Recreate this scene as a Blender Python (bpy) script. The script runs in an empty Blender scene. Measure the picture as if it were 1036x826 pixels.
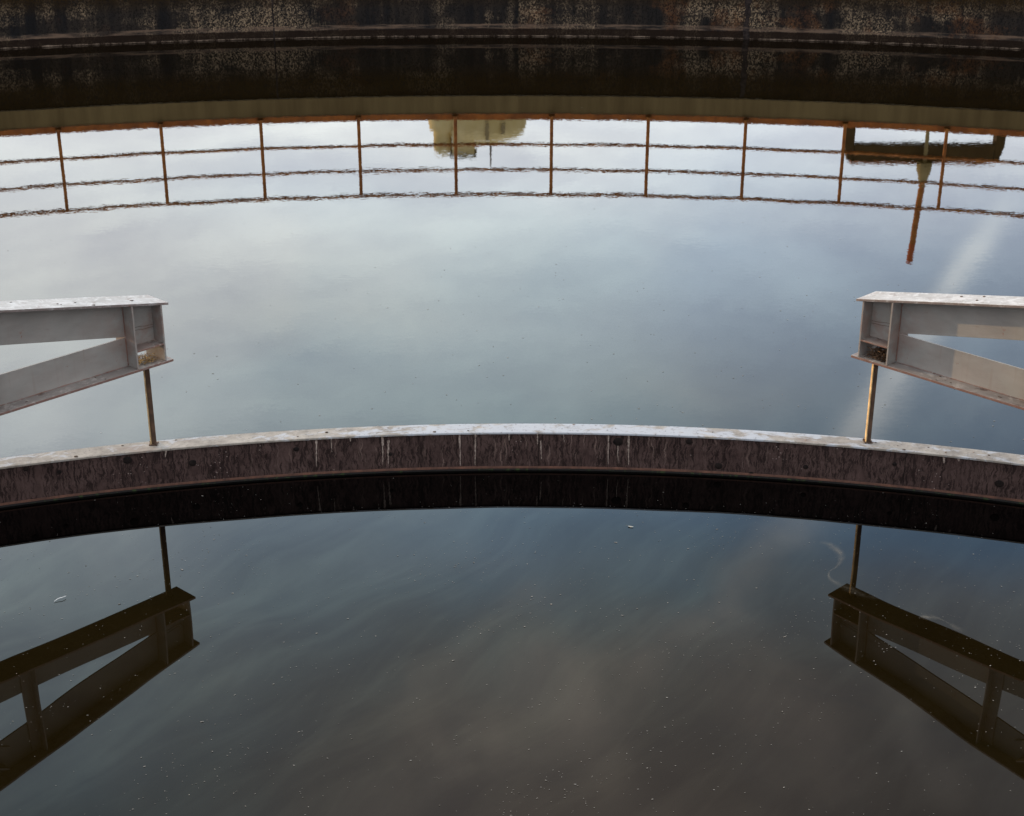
import bpy, bmesh, math, random
from mathutils import Vector, Matrix, noise as mnoise
random.seed(7)
R = math.radians
sc = bpy.context.scene
C = sc.collection
PI = math.pi

# ------------------------------------------------------------------ layout (metres)
TC = (0.086, -0.79)            # tank centre
R_WALL = 22.44                 # inner radius of the tank wall
R_RING = 8.108                 # inner radius of the scum baffle
RING_W = 0.113
RING_TOP = 0.2234
CAM_H = 3.4411
PITCH = 0.3984
FPX = 1533.13                  # focal length for a 1036 px wide picture

# ------------------------------------------------------------------ helpers
def tag(o, label=None, cat=None, group=None, kind=None):
    if label: o['label'] = label
    if cat: o['category'] = cat
    if group: o['group'] = group
    if kind: o['kind'] = kind
    return o

def empty(name, loc=(0, 0, 0)):
    o = bpy.data.objects.new(name, None); C.objects.link(o)
    o.location = loc; o.empty_display_size = .3
    return o

def obj(name, bm, mats, parent=None, smooth=False, loc=None):
    me = bpy.data.meshes.new(name)
    bmesh.ops.recalc_face_normals(bm, faces=bm.faces)
    bm.to_mesh(me); bm.free()
    if not isinstance(mats, (list, tuple)): mats = [mats]
    for m in mats: me.materials.append(m)
    if smooth:
        for p in me.polygons: p.use_smooth = True
    o = bpy.data.objects.new(name, me); C.objects.link(o)
    if loc is not None: o.location = loc
    if parent is not None:
        o.parent = parent
    return o

def hexa(bm, pts):
    """8 points: bottom ring 0-3, top ring 4-7"""
    v = [bm.verts.new(p) for p in pts]
    for f in ((0, 3, 2, 1), (4, 5, 6, 7), (0, 1, 5, 4), (1, 2, 6, 5), (2, 3, 7, 6), (3, 0, 4, 7)):
        bm.faces.new([v[i] for i in f])
    return v

def boxm(bm, x0, x1, y0, y1, z0, z1):
    return hexa(bm, [(x0, y0, z0), (x1, y0, z0), (x1, y1, z0), (x0, y1, z0),
                     (x0, y0, z1), (x1, y0, z1), (x1, y1, z1), (x0, y1, z1)])

def tube(bm, pts, rad, seg=8, cap=True):
    pts = [Vector(p) for p in pts]
    if not isinstance(rad, (list, tuple)): rad = [rad] * len(pts)
    rings = []
    up0 = None
    for i, p in enumerate(pts):
        t = (pts[min(i + 1, len(pts) - 1)] - pts[max(i - 1, 0)]).normalized()
        a = up0 if up0 is not None else (Vector((0, 0, 1)) if abs(t.z) < .9 else Vector((1, 0, 0)))
        n = (a - t * a.dot(t)).normalized(); up0 = n
        b = t.cross(n)
        rings.append([bm.verts.new(p + (n * math.cos(2 * PI * k / seg) + b * math.sin(2 * PI * k / seg)) * rad[i]) for k in range(seg)])
    for a, b in zip(rings, rings[1:]):
        for k in range(seg):
            bm.faces.new((a[k], a[(k + 1) % seg], b[(k + 1) % seg], b[k]))
    if cap:
        bm.faces.new(rings[0]); bm.faces.new(rings[-1])

def lathe_arc(bm, prof, a0, a1, n, centre=TC, closed=False, uvscale_r=None):
    """sweep an (r, z) profile round the tank centre; azimuth measured from +Y towards +X. UV in metres."""
    uvl = bm.loops.layers.uv.verify()
    full = abs((a1 - a0) - 2 * PI) < 1e-6
    cols = []
    m = n if full else n + 1
    for i in range(m):
        a = a0 + (a1 - a0) * i / n
        cols.append([bm.verts.new((centre[0] + r * math.sin(a), centre[1] + r * math.cos(a), z)) for r, z in prof])
    vl = [0]
    pr = prof + ([prof[0]] if closed else [])
    for (r0, z0), (r1, z1) in zip(pr, pr[1:]): vl.append(vl[-1] + math.hypot(r1 - r0, z1 - z0))
    rr = uvscale_r or prof[0][0]
    np_ = len(prof)
    for i in range(n):
        A = cols[i]; B = cols[(i + 1) % m]
        ua = (a0 + (a1 - a0) * i / n) * rr; ub = (a0 + (a1 - a0) * (i + 1) / n) * rr
        for k in range(np_ if closed else np_ - 1):
            k2 = (k + 1) % np_
            f = bm.faces.new((A[k], B[k], B[k2], A[k2]))
            for lp, uv in zip(f.loops, ((ua, vl[k]), (ub, vl[k]), (ub, vl[k + 1]), (ua, vl[k + 1]))):
                lp[uvl].uv = uv
    if closed and not full:
        bm.faces.new(cols[0]); bm.faces.new(cols[-1][::-1])

# ------------------------------------------------------------------ node helpers
class N:
    def __init__(s, tree):
        s.t = tree; s.n = tree.nodes; s.l = tree.links
    def new(s, typ, **kw):
        nd = s.n.new(typ)
        for k, v in kw.items(): setattr(nd, k, v)
        return nd
    def put(s, sock, v):
        if v is None: return
        if hasattr(v, 'is_linked') or isinstance(v, bpy.types.NodeSocket): s.l.new(v, sock)
        else: sock.default_value = v
    def math(s, op, a, b=None, c=None, clamp=False):
        nd = s.new('ShaderNodeMath', operation=op, use_clamp=clamp)
        s.put(nd.inputs[0], a); s.put(nd.inputs[1], b)
        if c is not None: s.put(nd.inputs[2], c)
        return nd.outputs[0]
    def vmath(s, op, a, b=None):
        nd = s.new('ShaderNodeVectorMath', operation=op)
        s.put(nd.inputs[0], a); s.put(nd.inputs[1], b)
        return nd.outputs['Value'] if op in ('LENGTH', 'DOT_PRODUCT') else nd.outputs[0]
    def scale(s, a, f):
        nd = s.new('ShaderNodeVectorMath', operation='SCALE'); s.put(nd.inputs[0], a); s.put(nd.inputs['Scale'], f)
        return nd.outputs[0]
    def noise(s, vec, scale=5, detail=4, rough=.55, dist=0., col=False, dim='3D'):
        nd = s.new('ShaderNodeTexNoise', noise_dimensions=dim)
        s.put(nd.inputs['Vector'], vec); nd.inputs['Scale'].default_value = scale
        nd.inputs['Detail'].default_value = detail; nd.inputs['Roughness'].default_value = rough
        nd.inputs['Distortion'].default_value = dist
        return nd.outputs['Color' if col else 'Fac']
    def voro(s, vec, scale=5, feat='F1', out='Distance', rand=1.):
        nd = s.new('ShaderNodeTexVoronoi', feature=feat)
        s.put(nd.inputs['Vector'], vec); nd.inputs['Scale'].default_value = scale
        nd.inputs['Randomness'].default_value = rand
        return nd.outputs[out]
    def ramp(s, fac, stops, interp='LINEAR'):
        nd = s.new('ShaderNodeValToRGB'); s.put(nd.inputs[0], fac)
        cr = nd.color_ramp; cr.interpolation = interp
        while len(cr.elements) < len(stops): cr.elements.new(.5)
        for e, (p, c) in zip(cr.elements, stops):
            e.position = p
            e.color = (c, c, c, 1) if isinstance(c, (int, float)) else (c[0], c[1], c[2], 1)
        return nd.outputs[0]
    def mr(s, v, a, b, c=0., d=1., interp='LINEAR'):
        nd = s.new('ShaderNodeMapRange', interpolation_type=interp); s.put(nd.inputs[0], v)
        for i, x in enumerate((a, b, c, d)): s.put(nd.inputs[1 + i], x)
        return nd.outputs[0]
    def mix(s, f, a, b, blend='MIX'):
        nd = s.new('ShaderNodeMix', data_type='RGBA', blend_type=blend, clamp_factor=True)
        s.put(nd.inputs[0], f)
        for i, v in ((6, a), (7, b)):
            if isinstance(v, tuple) and len(v) == 3: v = (*v, 1)
            s.put(nd.inputs[i], v)
        return nd.outputs[2]
    def mapping(s, vec, scale=(1, 1, 1), loc=(0, 0, 0), rot=(0, 0, 0)):
        nd = s.new('ShaderNodeMapping'); s.put(nd.inputs[0], vec)
        nd.inputs['Scale'].default_value = scale; nd.inputs['Location'].default_value = loc; nd.inputs['Rotation'].default_value = rot
        return nd.outputs[0]
    def sep(s, v):
        nd = s.new('ShaderNodeSeparateXYZ'); s.put(nd.inputs[0], v); return nd.outputs
    def comb(s, x, y, z):
        nd = s.new('ShaderNodeCombineXYZ')
        for i, v in enumerate((x, y, z)): s.put(nd.inputs[i], v)
        return nd.outputs[0]
    def bump(s, h, strength=.5, dist=.01):
        nd = s.new('ShaderNodeBump'); s.put(nd.inputs['Height'], h)
        nd.inputs['Strength'].default_value = strength; nd.inputs['Distance'].default_value = dist
        return nd.outputs[0]

def mat(name):
    m = bpy.data.materials.new(name); m.use_nodes = True
    n = N(m.node_tree); b = m.node_tree.nodes['Principled BSDF']
    return m, n, b

def objco(n): return n.new('ShaderNodeTexCoord').outputs['Object']
def uvco(n): return n.new('ShaderNodeTexCoord').outputs['UV']
def geo(n): return n.new('ShaderNodeNewGeometry').outputs

# ------------------------------------------------------------------ materials
def m_water():
    m, n, b = mat('tank_water')
    g = geo(n); P = g['Position']
    d = n.vmath('LENGTH', n.vmath('SUBTRACT', P, (TC[0], TC[1], 0)))
    inner = n.mr(d, R_RING + .02, R_RING + .09, 1., 0.)
    fine = n.scale(n.vmath('SUBTRACT', n.noise(n.mapping(P, (13, 30, 1)), 1., 3, .72, col=True), (.5, .5, .5)), 1.)
    mid = n.scale(n.vmath('SUBTRACT', n.noise(P, 2.6, 2, .5, col=True), (.5, .5, .5)), 1.)
    low = n.scale(n.vmath('SUBTRACT', n.noise(n.mapping(P, (1, 1, 1), (3.1, 1.7, 0)), 1.25, 1, .4, col=True), (.5, .5, .5)), 1.)
    # wind patches on the outer pool
    patch = n.mr(n.noise(P, .5, 2, .5), .35, .65, .55, 1.3)
    fo = n.math('MULTIPLY', n.math('MULTIPLY', n.math('SUBTRACT', 1., inner), patch), .0078)
    fi = n.math('ADD', fo, n.math('MULTIPLY', inner, .0004))
    mi = n.math('ADD', .0013, 0.)
    li = n.math('MULTIPLY', inner, .019)
    micro = n.scale(n.vmath('SUBTRACT', n.noise(n.mapping(P, (60, 110, 1)), 1., 2, .6, col=True), (.5, .5, .5)), n.math('MULTIPLY', n.math('SUBTRACT', 1., inner), .007))
    s = n.vmath('ADD', n.vmath('ADD', n.scale(fine, fi), n.scale(mid, mi)), n.vmath('ADD', micro, n.scale(low, li)))
    sx = n.sep(s)
    nv = n.vmath('NORMALIZE', n.comb(sx[0], sx[1], 1.))
    n.l.new(nv, b.inputs['Normal'])
    murk = n.noise(P, 1.1, 4, .6, 1.2)
    col = n.mix(n.mr(murk, .35, .7), (.0054, .0034, .0008), (.0080, .0054, .0016))
    shade = n.math('MULTIPLY', n.mr(d, 7.1, 7.62), n.mr(d, R_RING + .05, R_RING + .5, 1., 0.))   # ring's black reflection deepened in the water colour
    col = n.mix(n.mr(d, 14., 20., 0., .62), col, (.0006, .0003, .0001))  # murk darkened towards the wall to deepen its reflection
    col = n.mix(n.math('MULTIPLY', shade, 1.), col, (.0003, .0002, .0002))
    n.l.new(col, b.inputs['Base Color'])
    b.inputs['Roughness'].default_value = .012
    b.inputs['IOR'].default_value = 1.333
    return m

def m_concrete_wall():
    m, n, b = mat('old_dark_concrete')
    uv = uvco(n); P = geo(n)['Position']; z = n.sep(P)[2]
    big = n.noise(n.mapping(uv, (.55, 1.2, 1)), 1.3, 4, .6)
    streak = n.noise(n.mapping(uv, (5, .7, 1)), 1., 4, .6)
    grain = n.noise(n.mapping(uv, (1, 1, 1)), 62, 6, .85)
    grain2 = n.noise(n.mapping(uv, (1, 1, 1), (3.7, 1.1, 0)), 33, 7, .9)
    vc = n.sep(n.new('ShaderNodeTexVoronoi').outputs['Color'])
    vt = [x for x in n.n if x.bl_idname == 'ShaderNodeTexVoronoi'][-1]; n.l.new(n.mapping(uv, (1, .8, 1)), vt.inputs['Vector']); vt.inputs['Scale'].default_value = 64
    spk = n.mr(n.math('ADD', vc[0], n.math('MULTIPLY', n.math('SUBTRACT', grain, .5), 2.2)), .34, .78)
    base = n.mix(n.mr(streak, .35, .65), (.012, .012, .013), (.034, .027, .022))
    mask = n.math('MULTIPLY', n.mr(n.math('ADD', big, n.math('MULTIPLY', n.math('SUBTRACT', streak, .5), .5)), .45, .62), spk)
    base = n.mix(n.math('MULTIPLY', mask, .85), base, (.26, .195, .13))
    rust = n.math('MULTIPLY', n.mr(n.noise(n.mapping(uv, (.9, .8, 1), (7, 2, 0)), 1.6, 5, .7), .55, .68), n.mr(grain2, .40, .62))
    base = n.mix(n.math('MULTIPLY', rust, n.mr(n.sep(P)[0], -5, 5, .25, 1.)), base, (.15, .062, .024))
    hole = n.mr(vc[1], .20, .32, 1., 0.)
    up = n.mr(z, .38, .60)
    base = n.mix(n.math('MULTIPLY', up, .85), base, (.024, .014, .005))
    base = n.mix(n.math('MULTIPLY', hole, .75), base, (.010, .009, .009))
    # wet, algae-dark band just above the water, white scale line at the water's edge
    wob = n.math('MULTIPLY', n.math('SUBTRACT', n.noise(n.mapping(uv, (3, 3, 1)), 2., 4, .7), .5), .035)
    zz = n.math('ADD', z, wob)
    wet = n.mr(zz, .100, .118, 1., 0.)
    base = n.mix(n.math('MULTIPLY', wet, .86), base, (.016, .010, .007))
    crust = n.math('MULTIPLY', n.math('MULTIPLY', n.mr(zz, .012, .022, 1., 0.), n.mr(z, .002, .006)), n.mr(n.noise(uv, 5, 5, .8), .44, .60))
    base = n.mix(n.math('MULTIPLY', crust, .75), base, (.30, .23, .18))
    lip = n.math('MULTIPLY', n.mr(zz, .108, .118), n.mr(zz, .158, .172, 1., 0.))
    base = n.mix(n.math('MULTIPLY', lip, n.mr(n.noise(n.mapping(uv, (.8, 6, 1)), 2.2, 5, .7), .44, .60)), base, (.105, .072, .052))
    n.l.new(base, b.inputs['Base Color'])
    b.inputs['Roughness'].default_value = .82
    b.inputs['Specular IOR Level'].default_value = .04
    n.l.new(n.bump(n.math('ADD', grain, grain2), .8, .02), b.inputs['Normal'])
    return m

def m_fascia():
    m, n, b = mat('smooth_fascia_concrete')
    uv = uvco(n)
    v = n.noise(n.mapping(uv, (2.2, .25, 1)), 2., 4, .6)
    blk = n.noise(n.mapping(uv, (.35, .01, 1)), 1., 2, .4)
    base = n.mix(n.mr(n.math('ADD', v, n.math('MULTIPLY', n.math('SUBTRACT', blk, .5), .8)), .32, .68), (.130, .085, .027), (.22, .155, .060))
    n.l.new(base, b.inputs['Base Color']); b.inputs['Roughness'].default_value = .8
    n.l.new(n.bump(n.noise(uv, 30, 3, .6), .3, .005), b.inputs['Normal'])
    return m

def m_rust(name='rusty_steel', a=(.10, .032, .012), c=(.26, .095, .03), scale=14, rough=.75):
    m, n, b = mat(name)
    P = objco(n)
    v = n.noise(P, scale, 5, .65)
    base = n.mix(n.mr(v, .35, .65), a, c)
    n.l.new(base, b.inputs['Base Color']); b.inputs['Roughness'].default_value = rough
    n.l.new(n.bump(n.noise(P, scale * 5, 3, .6), .4, .002), b.inputs['Normal'])
    return m

def m_ring_face():
    m, n, b = mat('brown_painted_steel_with_drip_stains')
    uv = uvco(n)
    base = n.mix(n.mr(n.noise(n.mapping(uv, (1, 3, 1)), 2.2, 4, .6), .35, .65), (.042, .026, .024), (.072, .047, .043))
    px = n.sep(geo(n)['Position'])[0]
    warp = n.scale(n.vmath('SUBTRACT', n.noise(n.mapping(uv, (11, 16, 1)), 1., 4, .65, col=True), (.5, .5, .5)), 1.5)
    duv = n.vmath('ADD', uv, n.scale(warp, .035))
    cell = n.voro(n.mapping(duv, (26, 8.5, 1)), 1., 'DISTANCE_TO_EDGE')
    lines = n.math('MULTIPLY', n.mr(cell, .03, .10, 1., 0.), n.mr(n.noise(n.mapping(uv, (9, 12, 1)), 1., 3, .6), .40, .55))
    str1 = n.noise(n.mapping(duv, (46, 4.0, 1)), 1., 4, .62)
    blot = n.mr(str1, .56, .61)
    fine = n.noise(n.mapping(duv, (95, 15, 1)), 1., 4, .7)
    fdrip = n.math('MULTIPLY', n.mr(fine, .475, .55), n.mr(n.noise(n.mapping(uv, (14, 5, 1), (3, 1, 0)), 1., 3, .6), .34, .50))
    area = n.mr(n.noise(n.mapping(uv, (1.3, .3, 1), (2, 0, 0)), 1.3, 3, .6), .20, .42)
    area = n.math('MAXIMUM', n.math('MULTIPLY', area, .9), n.mr(n.math('ABSOLUTE', px), .9, 2.1, .9, 0.))
    dark = n.math('MULTIPLY', n.math('MAXIMUM', n.math('MULTIPLY', lines, .45), n.math('MAXIMUM', fdrip, blot)), area)
    base = n.mix(n.math('MULTIPLY', dark, .85), base, (.0045, .0028, .0028))
    rim = n.math('MULTIPLY', n.mr(n.sep(uv)[1], .155, .19), n.mr(n.noise(n.mapping(uv, (3, 9, 1)), 3, 4, .7), .4, .6))
    base = n.mix(n.math('MULTIPLY', rim, .5), base, (.02, .012, .011))
    # mottling
    mot = n.mr(n.noise(n.mapping(uv, (1, 1, 1)), 60, 4, .7), .58, .68)
    base = n.mix(n.math('MULTIPLY', mot, .30), base, (.10, .07, .062))
    # faint pale runs
    run = n.math('MULTIPLY', n.mr(n.noise(n.mapping(duv, (70, 3.2, 1), (11, 0, 0)), 1., 4, .66), .58, .67), n.mr(n.math('ABSOLUTE', px), .8, 1.8, 1., .15))
    base = n.mix(n.math('MULTIPLY', run, .45), base, (.20, .145, .125))
    dots = n.mr(n.voro(uv, 46), .10, .17, 1., 0.)
    base = n.mix(n.math('MULTIPLY', dots, n.mr(n.noise(uv, 4, 2, .5), .56, .62)), base, (.20, .16, .15))
    n.l.new(base, b.inputs['Base Color'])
    b.inputs['Roughness'].default_value = .6
    b.inputs['Specular IOR Level'].default_value = .08
    n.l.new(n.bump(n.math('ADD', dark, n.noise(uv, 40, 3, .6)), .35, .003), b.inputs['Normal'])
    return m

def m_ring_top():
    m, n, b = mat('weathered_baffle_top')
    uv = uvco(n); P = geo(n)['Position']; px = n.sep(P)[0]
    base = n.mix(n.mr(n.noise(uv, 9, 5, .7), .35, .65), (.13, .112, .095), (.27, .245, .215))
    # heavier droppings around the middle of the arc
    mid = n.mr(n.math('ABSOLUTE', n.math('SUBTRACT', px, .25)), .1, 1.7, .17, 0.)
    dr = n.noise(n.mapping(uv, (1, 1.8, 1)), 7, 6, .68, .6)
    dm = n.mr(n.math('ADD', dr, mid), .53, .62)
    base = n.mix(n.math('MULTIPLY', dm, .85), base, (.31, .335, .38))
    spk = n.mr(n.noise(uv, 40, 5, .75), .56, .64)
    base = n.mix(n.math('MULTIPLY', spk, .7), base, (.07, .055, .05))
    pat = n.mr(n.noise(n.mapping(uv, (.8, 2, 1), (5, 0, 0)), 3., 4, .7), .60, .66)
    base = n.mix(n.math('MULTIPLY', pat, .55), base, (.17, .125, .10))
    n.l.new(base, b.inputs['Base Color']); b.inputs['Roughness'].default_value = .6
    n.l.new(n.bump(dr, .4, .004), b.inputs['Normal'])
    return m

def m_lip():
    m, n, b = mat('rusted_bottom_lip')
    uv = uvco(n)
    base = n.mix(n.mr(n.noise(n.mapping(uv, (4, 1, 1)), 3, 4, .7), .35, .65), (.045, .020, .014), (.12, .052, .033))
    n.l.new(base, b.inputs['Base Color']); b.inputs['Roughness'].default_value = .8
    return m

def m_slime():
    m, n, b = mat('wet_slime_below_lip')
    uv = uvco(n)
    g = n.math('MULTIPLY', n.mr(n.noise(uv, 26, 4, .7), .54, .62), n.mr(n.noise(uv, 1.4, 2, .5), .38, .52))
    base = n.mix(g, (.004, .003, .003), (.025, .050, .010))
    n.l.new(base, b.inputs['Base Color']); b.inputs['Roughness'].default_value = .6
    return m

def m_paint(kind, patch=False):
    """grey truss paint; kind = web / top / ledge"""
    m, n, b = mat('grey_truss_paint_' + kind + ('_sunlit' if patch else ''))
    P = objco(n); s = n.sep(P)
    v = n.noise(n.mapping(P, (1.5, 4, 4)), 3, 5, .6)
    if kind == 'web':
        base = n.mix(n.mr(v, .3, .7), (.168, .160, .152), (.222, .213, .203))
        # sunlight on the outer stretch, painted in as a creamier tone
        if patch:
            sunlit_stretch = n.mr(n.math('ADD', s[0], n.math('MULTIPLY', n.noise(P, 12, 3, .5), .05)), .79, .85)
            base = n.mix(n.math('MULTIPLY', sunlit_stretch, .2), base, (.26, .255, .225))
        scuff = n.mr(n.noise(n.mapping(P, (3, 1, 9), (1, 4, 2)), 5, 5, .75), .63, .70)
        base = n.mix(n.math('MULTIPLY', scuff, .35), base, (.12, .085, .07))
        st = n.mr(n.noise(n.mapping(P, (16, 1, 1.3)), 2, 3, .6), .60, .72)
        base = n.mix(n.math('MULTIPLY', st, .25), base, (.15, .11, .09))
    elif kind == 'top':
        base = n.mix(n.mr(v, .3, .7), (.22, .215, .21), (.32, .32, .325))
        w = n.mr(n.noise(P, 16, 6, .75, .8), .50, .58)
        base = n.mix(w, base, (.39, .395, .405))
        d = n.mr(n.noise(n.mapping(P, (1, 1, 1), (3, 3, 3)), 22, 6, .78), .56, .63)
        base = n.mix(n.math('MULTIPLY', d, .7), base, (.13, .10, .085))
    else:
        base = n.mix(n.mr(v, .3, .7), (.12, .105, .10), (.20, .185, .175))
        w = n.mr(n.noise(P, 18, 6, .75), .54, .62)
        base = n.mix(n.math('MULTIPLY', w, .7), base, (.33, .31, .29))
        d = n.mr(n.noise(n.mapping(P, (1, 1, 1), (3, 3, 3)), 9, 6, .72), .57, .64)
        base = n.mix(n.math('MULTIPLY', d, .85), base, (.055, .035, .03))
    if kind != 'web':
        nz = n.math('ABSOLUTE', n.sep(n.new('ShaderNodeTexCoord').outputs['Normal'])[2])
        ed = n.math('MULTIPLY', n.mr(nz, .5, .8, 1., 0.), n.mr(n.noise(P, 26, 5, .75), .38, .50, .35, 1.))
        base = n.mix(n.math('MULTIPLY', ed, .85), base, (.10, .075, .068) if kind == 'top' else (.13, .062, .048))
    r = n.mr(n.noise(n.mapping(P, (1, 1, 1), (9, 1, 5)), 7, 6, .8), .645, .69)
    base = n.mix(r, base, (.15, .05, .025))
    # rust creeping along worn plate edges
    pt = n.new('ShaderNodeNewGeometry').outputs['Pointiness']
    edge = n.math('MULTIPLY', n.mr(pt, .53, .62), n.mr(n.noise(P, 10, 5, .7), .42, .58))
    base = n.mix(n.math('MULTIPLY', edge, .8), base, (.17, .075, .05))
    n.l.new(base, b.inputs['Base Color'])
    b.inputs['Roughness'].default_value = .52
    b.inputs['Specular IOR Level'].default_value = .35
    n.l.new(n.bump(n.noise(P, 45, 4, .6), .25, .0025), b.inputs['Normal'])
    return m

def m_plain(name, a, c=None, scale=10, rough=.8, trans=0.):
    m, n, b = mat(name)
    if c is None: c = tuple(x * 1.4 for x in a)
    n.l.new(n.mix(n.mr(n.noise(objco(n), scale, 4, .65), .35, .65), a, c), b.inputs['Base Color'])
    b.inputs['Roughness'].default_value = rough
    b.inputs['Specular IOR Level'].default_value = .12
    return m

M = dict(
    water=m_water(), wall=m_concrete_wall(), fascia=m_fascia(),
    kerb=m_rust('orange_rusted_edge_angle', (.26, .07, .010), (.50, .15, .02), 6),
    rail=m_rust('rusted_rail_steel', (.22, .060, .008), (.54, .19, .032), 9),
    rod=m_rust('shaded_rusted_rod_steel', (.035, .018, .010), (.085, .045, .025), 20), rod_sunlit=m_rust('sunlit_rod_steel', (.26, .17, .08), (.52, .37, .19), 24),  # sunlit leg and shaded leg of the rod, light put into two steel colours
    ringface=m_ring_face(), ringtop=m_ring_top(), lip=m_lip(), slime=m_slime(),
    web=m_paint('web'), web_sunlit=m_paint('web', True), top=m_paint('top'), ledge=m_paint('ledge'),
    bolt=m_plain('dark_bolt', (.004, .003, .003), (.012, .008, .007), 40, .7),
    chalk=m_plain('pale_dropping', (.10, .075, .065), (.30, .245, .215), 60, .8),
    clump=m_plain('dark_dirt', (.04, .03, .025), (.11, .085, .07), 50, .9),
    twig=m_plain('dark_dry_twigs', (.035, .02, .012), (.13, .08, .05), 25, .9),
    feather=m_plain('white_feather', (.35, .36, .36), (.6, .6, .6), 60, .6),
    leaf=m_plain('pale_leaf', (.25, .24, .2), (.42, .41, .36), 60, .6),
    fleck=m_plain('floating_fleck', (.04, .036, .03), (.30, .29, .27), 90, .7),
    joint=m_plain('black_joint_filler', (.006, .005, .005), (.03, .022, .02), 30, .8),
    deck=m_plain('walkway_concrete', (.20, .19, .17), (.30, .28, .25), 3, .85),
    ground=m_plain('dry_grass_ground', (.05, .06, .03), (.11, .105, .06), .6, .95),
    cream=m_plain('cream_render', (.62, .48, .21), (.82, .68, .38), .5, .8),
    creamd=m_plain('dark_olive_cream', (.24, .18, .08), (.36, .28, .14), .8, .8),  # darker olive cream for the mast's collar and lower pole
    roofm=m_plain('grey_roof_sheet', (.14, .14, .14), (.22, .22, .21), 1., .7),
    gantry=m_plain('dark_brown_steel', (.045, .026, .010), (.085, .050, .018), 2, .7),
    tip_sunlit=m_plain('sunlit_red_tip', (.45, .10, .04), (.6, .16, .07), 4, .6),  # low sun on the mast top, painted in as red
    twig_sunlit=m_plain('sunlit_dry_twigs', (.10, .06, .03), (.60, .42, .20), 25, .9),  # gold light of the left end bay put into the twig colour
    glass=m_plain('dark_pane', (.30, .23, .12), (.38, .30, .16), 4, .2),
)

# ------------------------------------------------------------------ setting
bm = bmesh.new()   # water sheet
bmesh.ops.create_circle(bm, cap_ends=True, radius=R_WALL + .03, segments=256)
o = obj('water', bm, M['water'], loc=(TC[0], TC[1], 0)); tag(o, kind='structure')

bm = bmesh.new()   # ground round the tank, reaches the horizon
lathe_arc(bm, [(R_WALL + 1.35, 1.02), (R_WALL + 6, .98), (60, .9), (250, .6), (1500, 0.)], 0, 2 * PI, 96)
o = obj('ground', bm, M['ground'], smooth=True); tag(o, kind='structure')

bm = bmesh.new()   # walkway slab on top of the wall
lathe_arc(bm, [(R_WALL + .03, 1.168), (R_WALL + 1.3, 1.15), (R_WALL + 1.34, .9)], 0, 2 * PI, 240)
o = obj('pavement', bm, M['deck']); tag(o, kind='structure')

# tank wall: wall > face, fascia, edge angle, joints
tw = empty('tank_wall', (TC[0], TC[1], 0))
tag(tw, 'stained dark concrete wall enclosing the round pool of water', 'tank wall')
def child(name, bm, m, parent, **k):
    o = obj(name, bm, m, parent, **k)
    if parent.location.length > 0: o.matrix_parent_inverse = Matrix.Translation(parent.location).inverted()
    return o
bm = bmesh.new()
lathe_arc(bm, [(R_WALL - .05, -.6), (R_WALL - .05, .0), (R_WALL - .05, .05), (R_WALL - .05, .108), (R_WALL - .03, .135), (R_WALL + .0, .168), (R_WALL + .006, .5), (R_WALL + .006, .834)], 0, 2 * PI, 720)
child('wall_face', bm, M['wall'], tw)
bm = bmesh.new()
lathe_arc(bm, [(R_WALL + .006, .836), (R_WALL - .035, .836), (R_WALL - .035, 1.087)], 0, 2 * PI, 720)
child('fascia', bm, M['fascia'], tw)
bm = bmesh.new()
lathe_arc(bm, [(R_WALL - .033, 1.088), (R_WALL - .050, 1.088), (R_WALL - .050, 1.174), (R_WALL + .028, 1.174)], 0, 2 * PI, 720)
child('edge_angle', bm, M['kerb'], tw)
for k in range(-5, 7):
    a = R(-8.70 + 16.8 * k)
    if k == 1: a = R(8.10)
    w = .022 if k != 1 else .07
    bm = bmesh.new()
    n_ = 22; L = []; Rr = []
    for i in range(n_ + 1):
        z = -.1 + .934 * i / n_
        rr = R_WALL - (.053 if z < .118 else (.053 - .05 * min(1, (z - .118) / .042)))
        rr -= .002
        wl = w * (.6 + .9 * random.random()) / 2; wr = w * (.6 + .9 * random.random()) / 2
        for lst, dd in ((L, -wl), (Rr, wr)):
            t = a + dd / R_WALL
            lst.append(bm.verts.new((TC[0] + rr * math.sin(t), TC[1] + rr * math.cos(t), z)))
    for i in range(n_): bm.faces.new((L[i], Rr[i], Rr[i + 1], L[i + 1]))
    child('wall_joint', bm, M['joint'], tw)

# ------------------------------------------------------------------ railing on the wall
rl = empty('railing', (TC[0], TC[1], 1.17))
tag(rl, 'rusty three bar tube railing bolted round the rim of the tank wall', 'railing')
A0, DA, R_P = .0213, .0616, 22.31
TOPZ = 1.174 + 1.07
def pol(r, a, z): return (TC[0] + r * math.sin(a), TC[1] + r * math.cos(a), z)
for k in range(-11, 13):
    a = A0 + DA * k
    bm = bmesh.new()
    tube(bm, [pol(R_P, a, 1.10), pol(R_P, a, TOPZ - .012)], .024, 10)
    # fixing plate against the edge angle
    t = Vector((math.cos(a), -math.sin(a), 0)); nrm = Vector((math.sin(a), math.cos(a), 0))
    c0 = Vector(pol(R_P + .012, a, 1.131)); w, h, d = .04, .028, .062
    pts = []
    for dz in (-h, h):
        for su, sv in ((-1, 0), (1, 0), (1, 1), (-1, 1)):
            pts.append(c0 + t * (w * su) + nrm * (d * sv) + Vector((0, 0, dz)))
    hexa(bm, pts)
    child('post', bm, M['rail'], rl, smooth=False)
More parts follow.
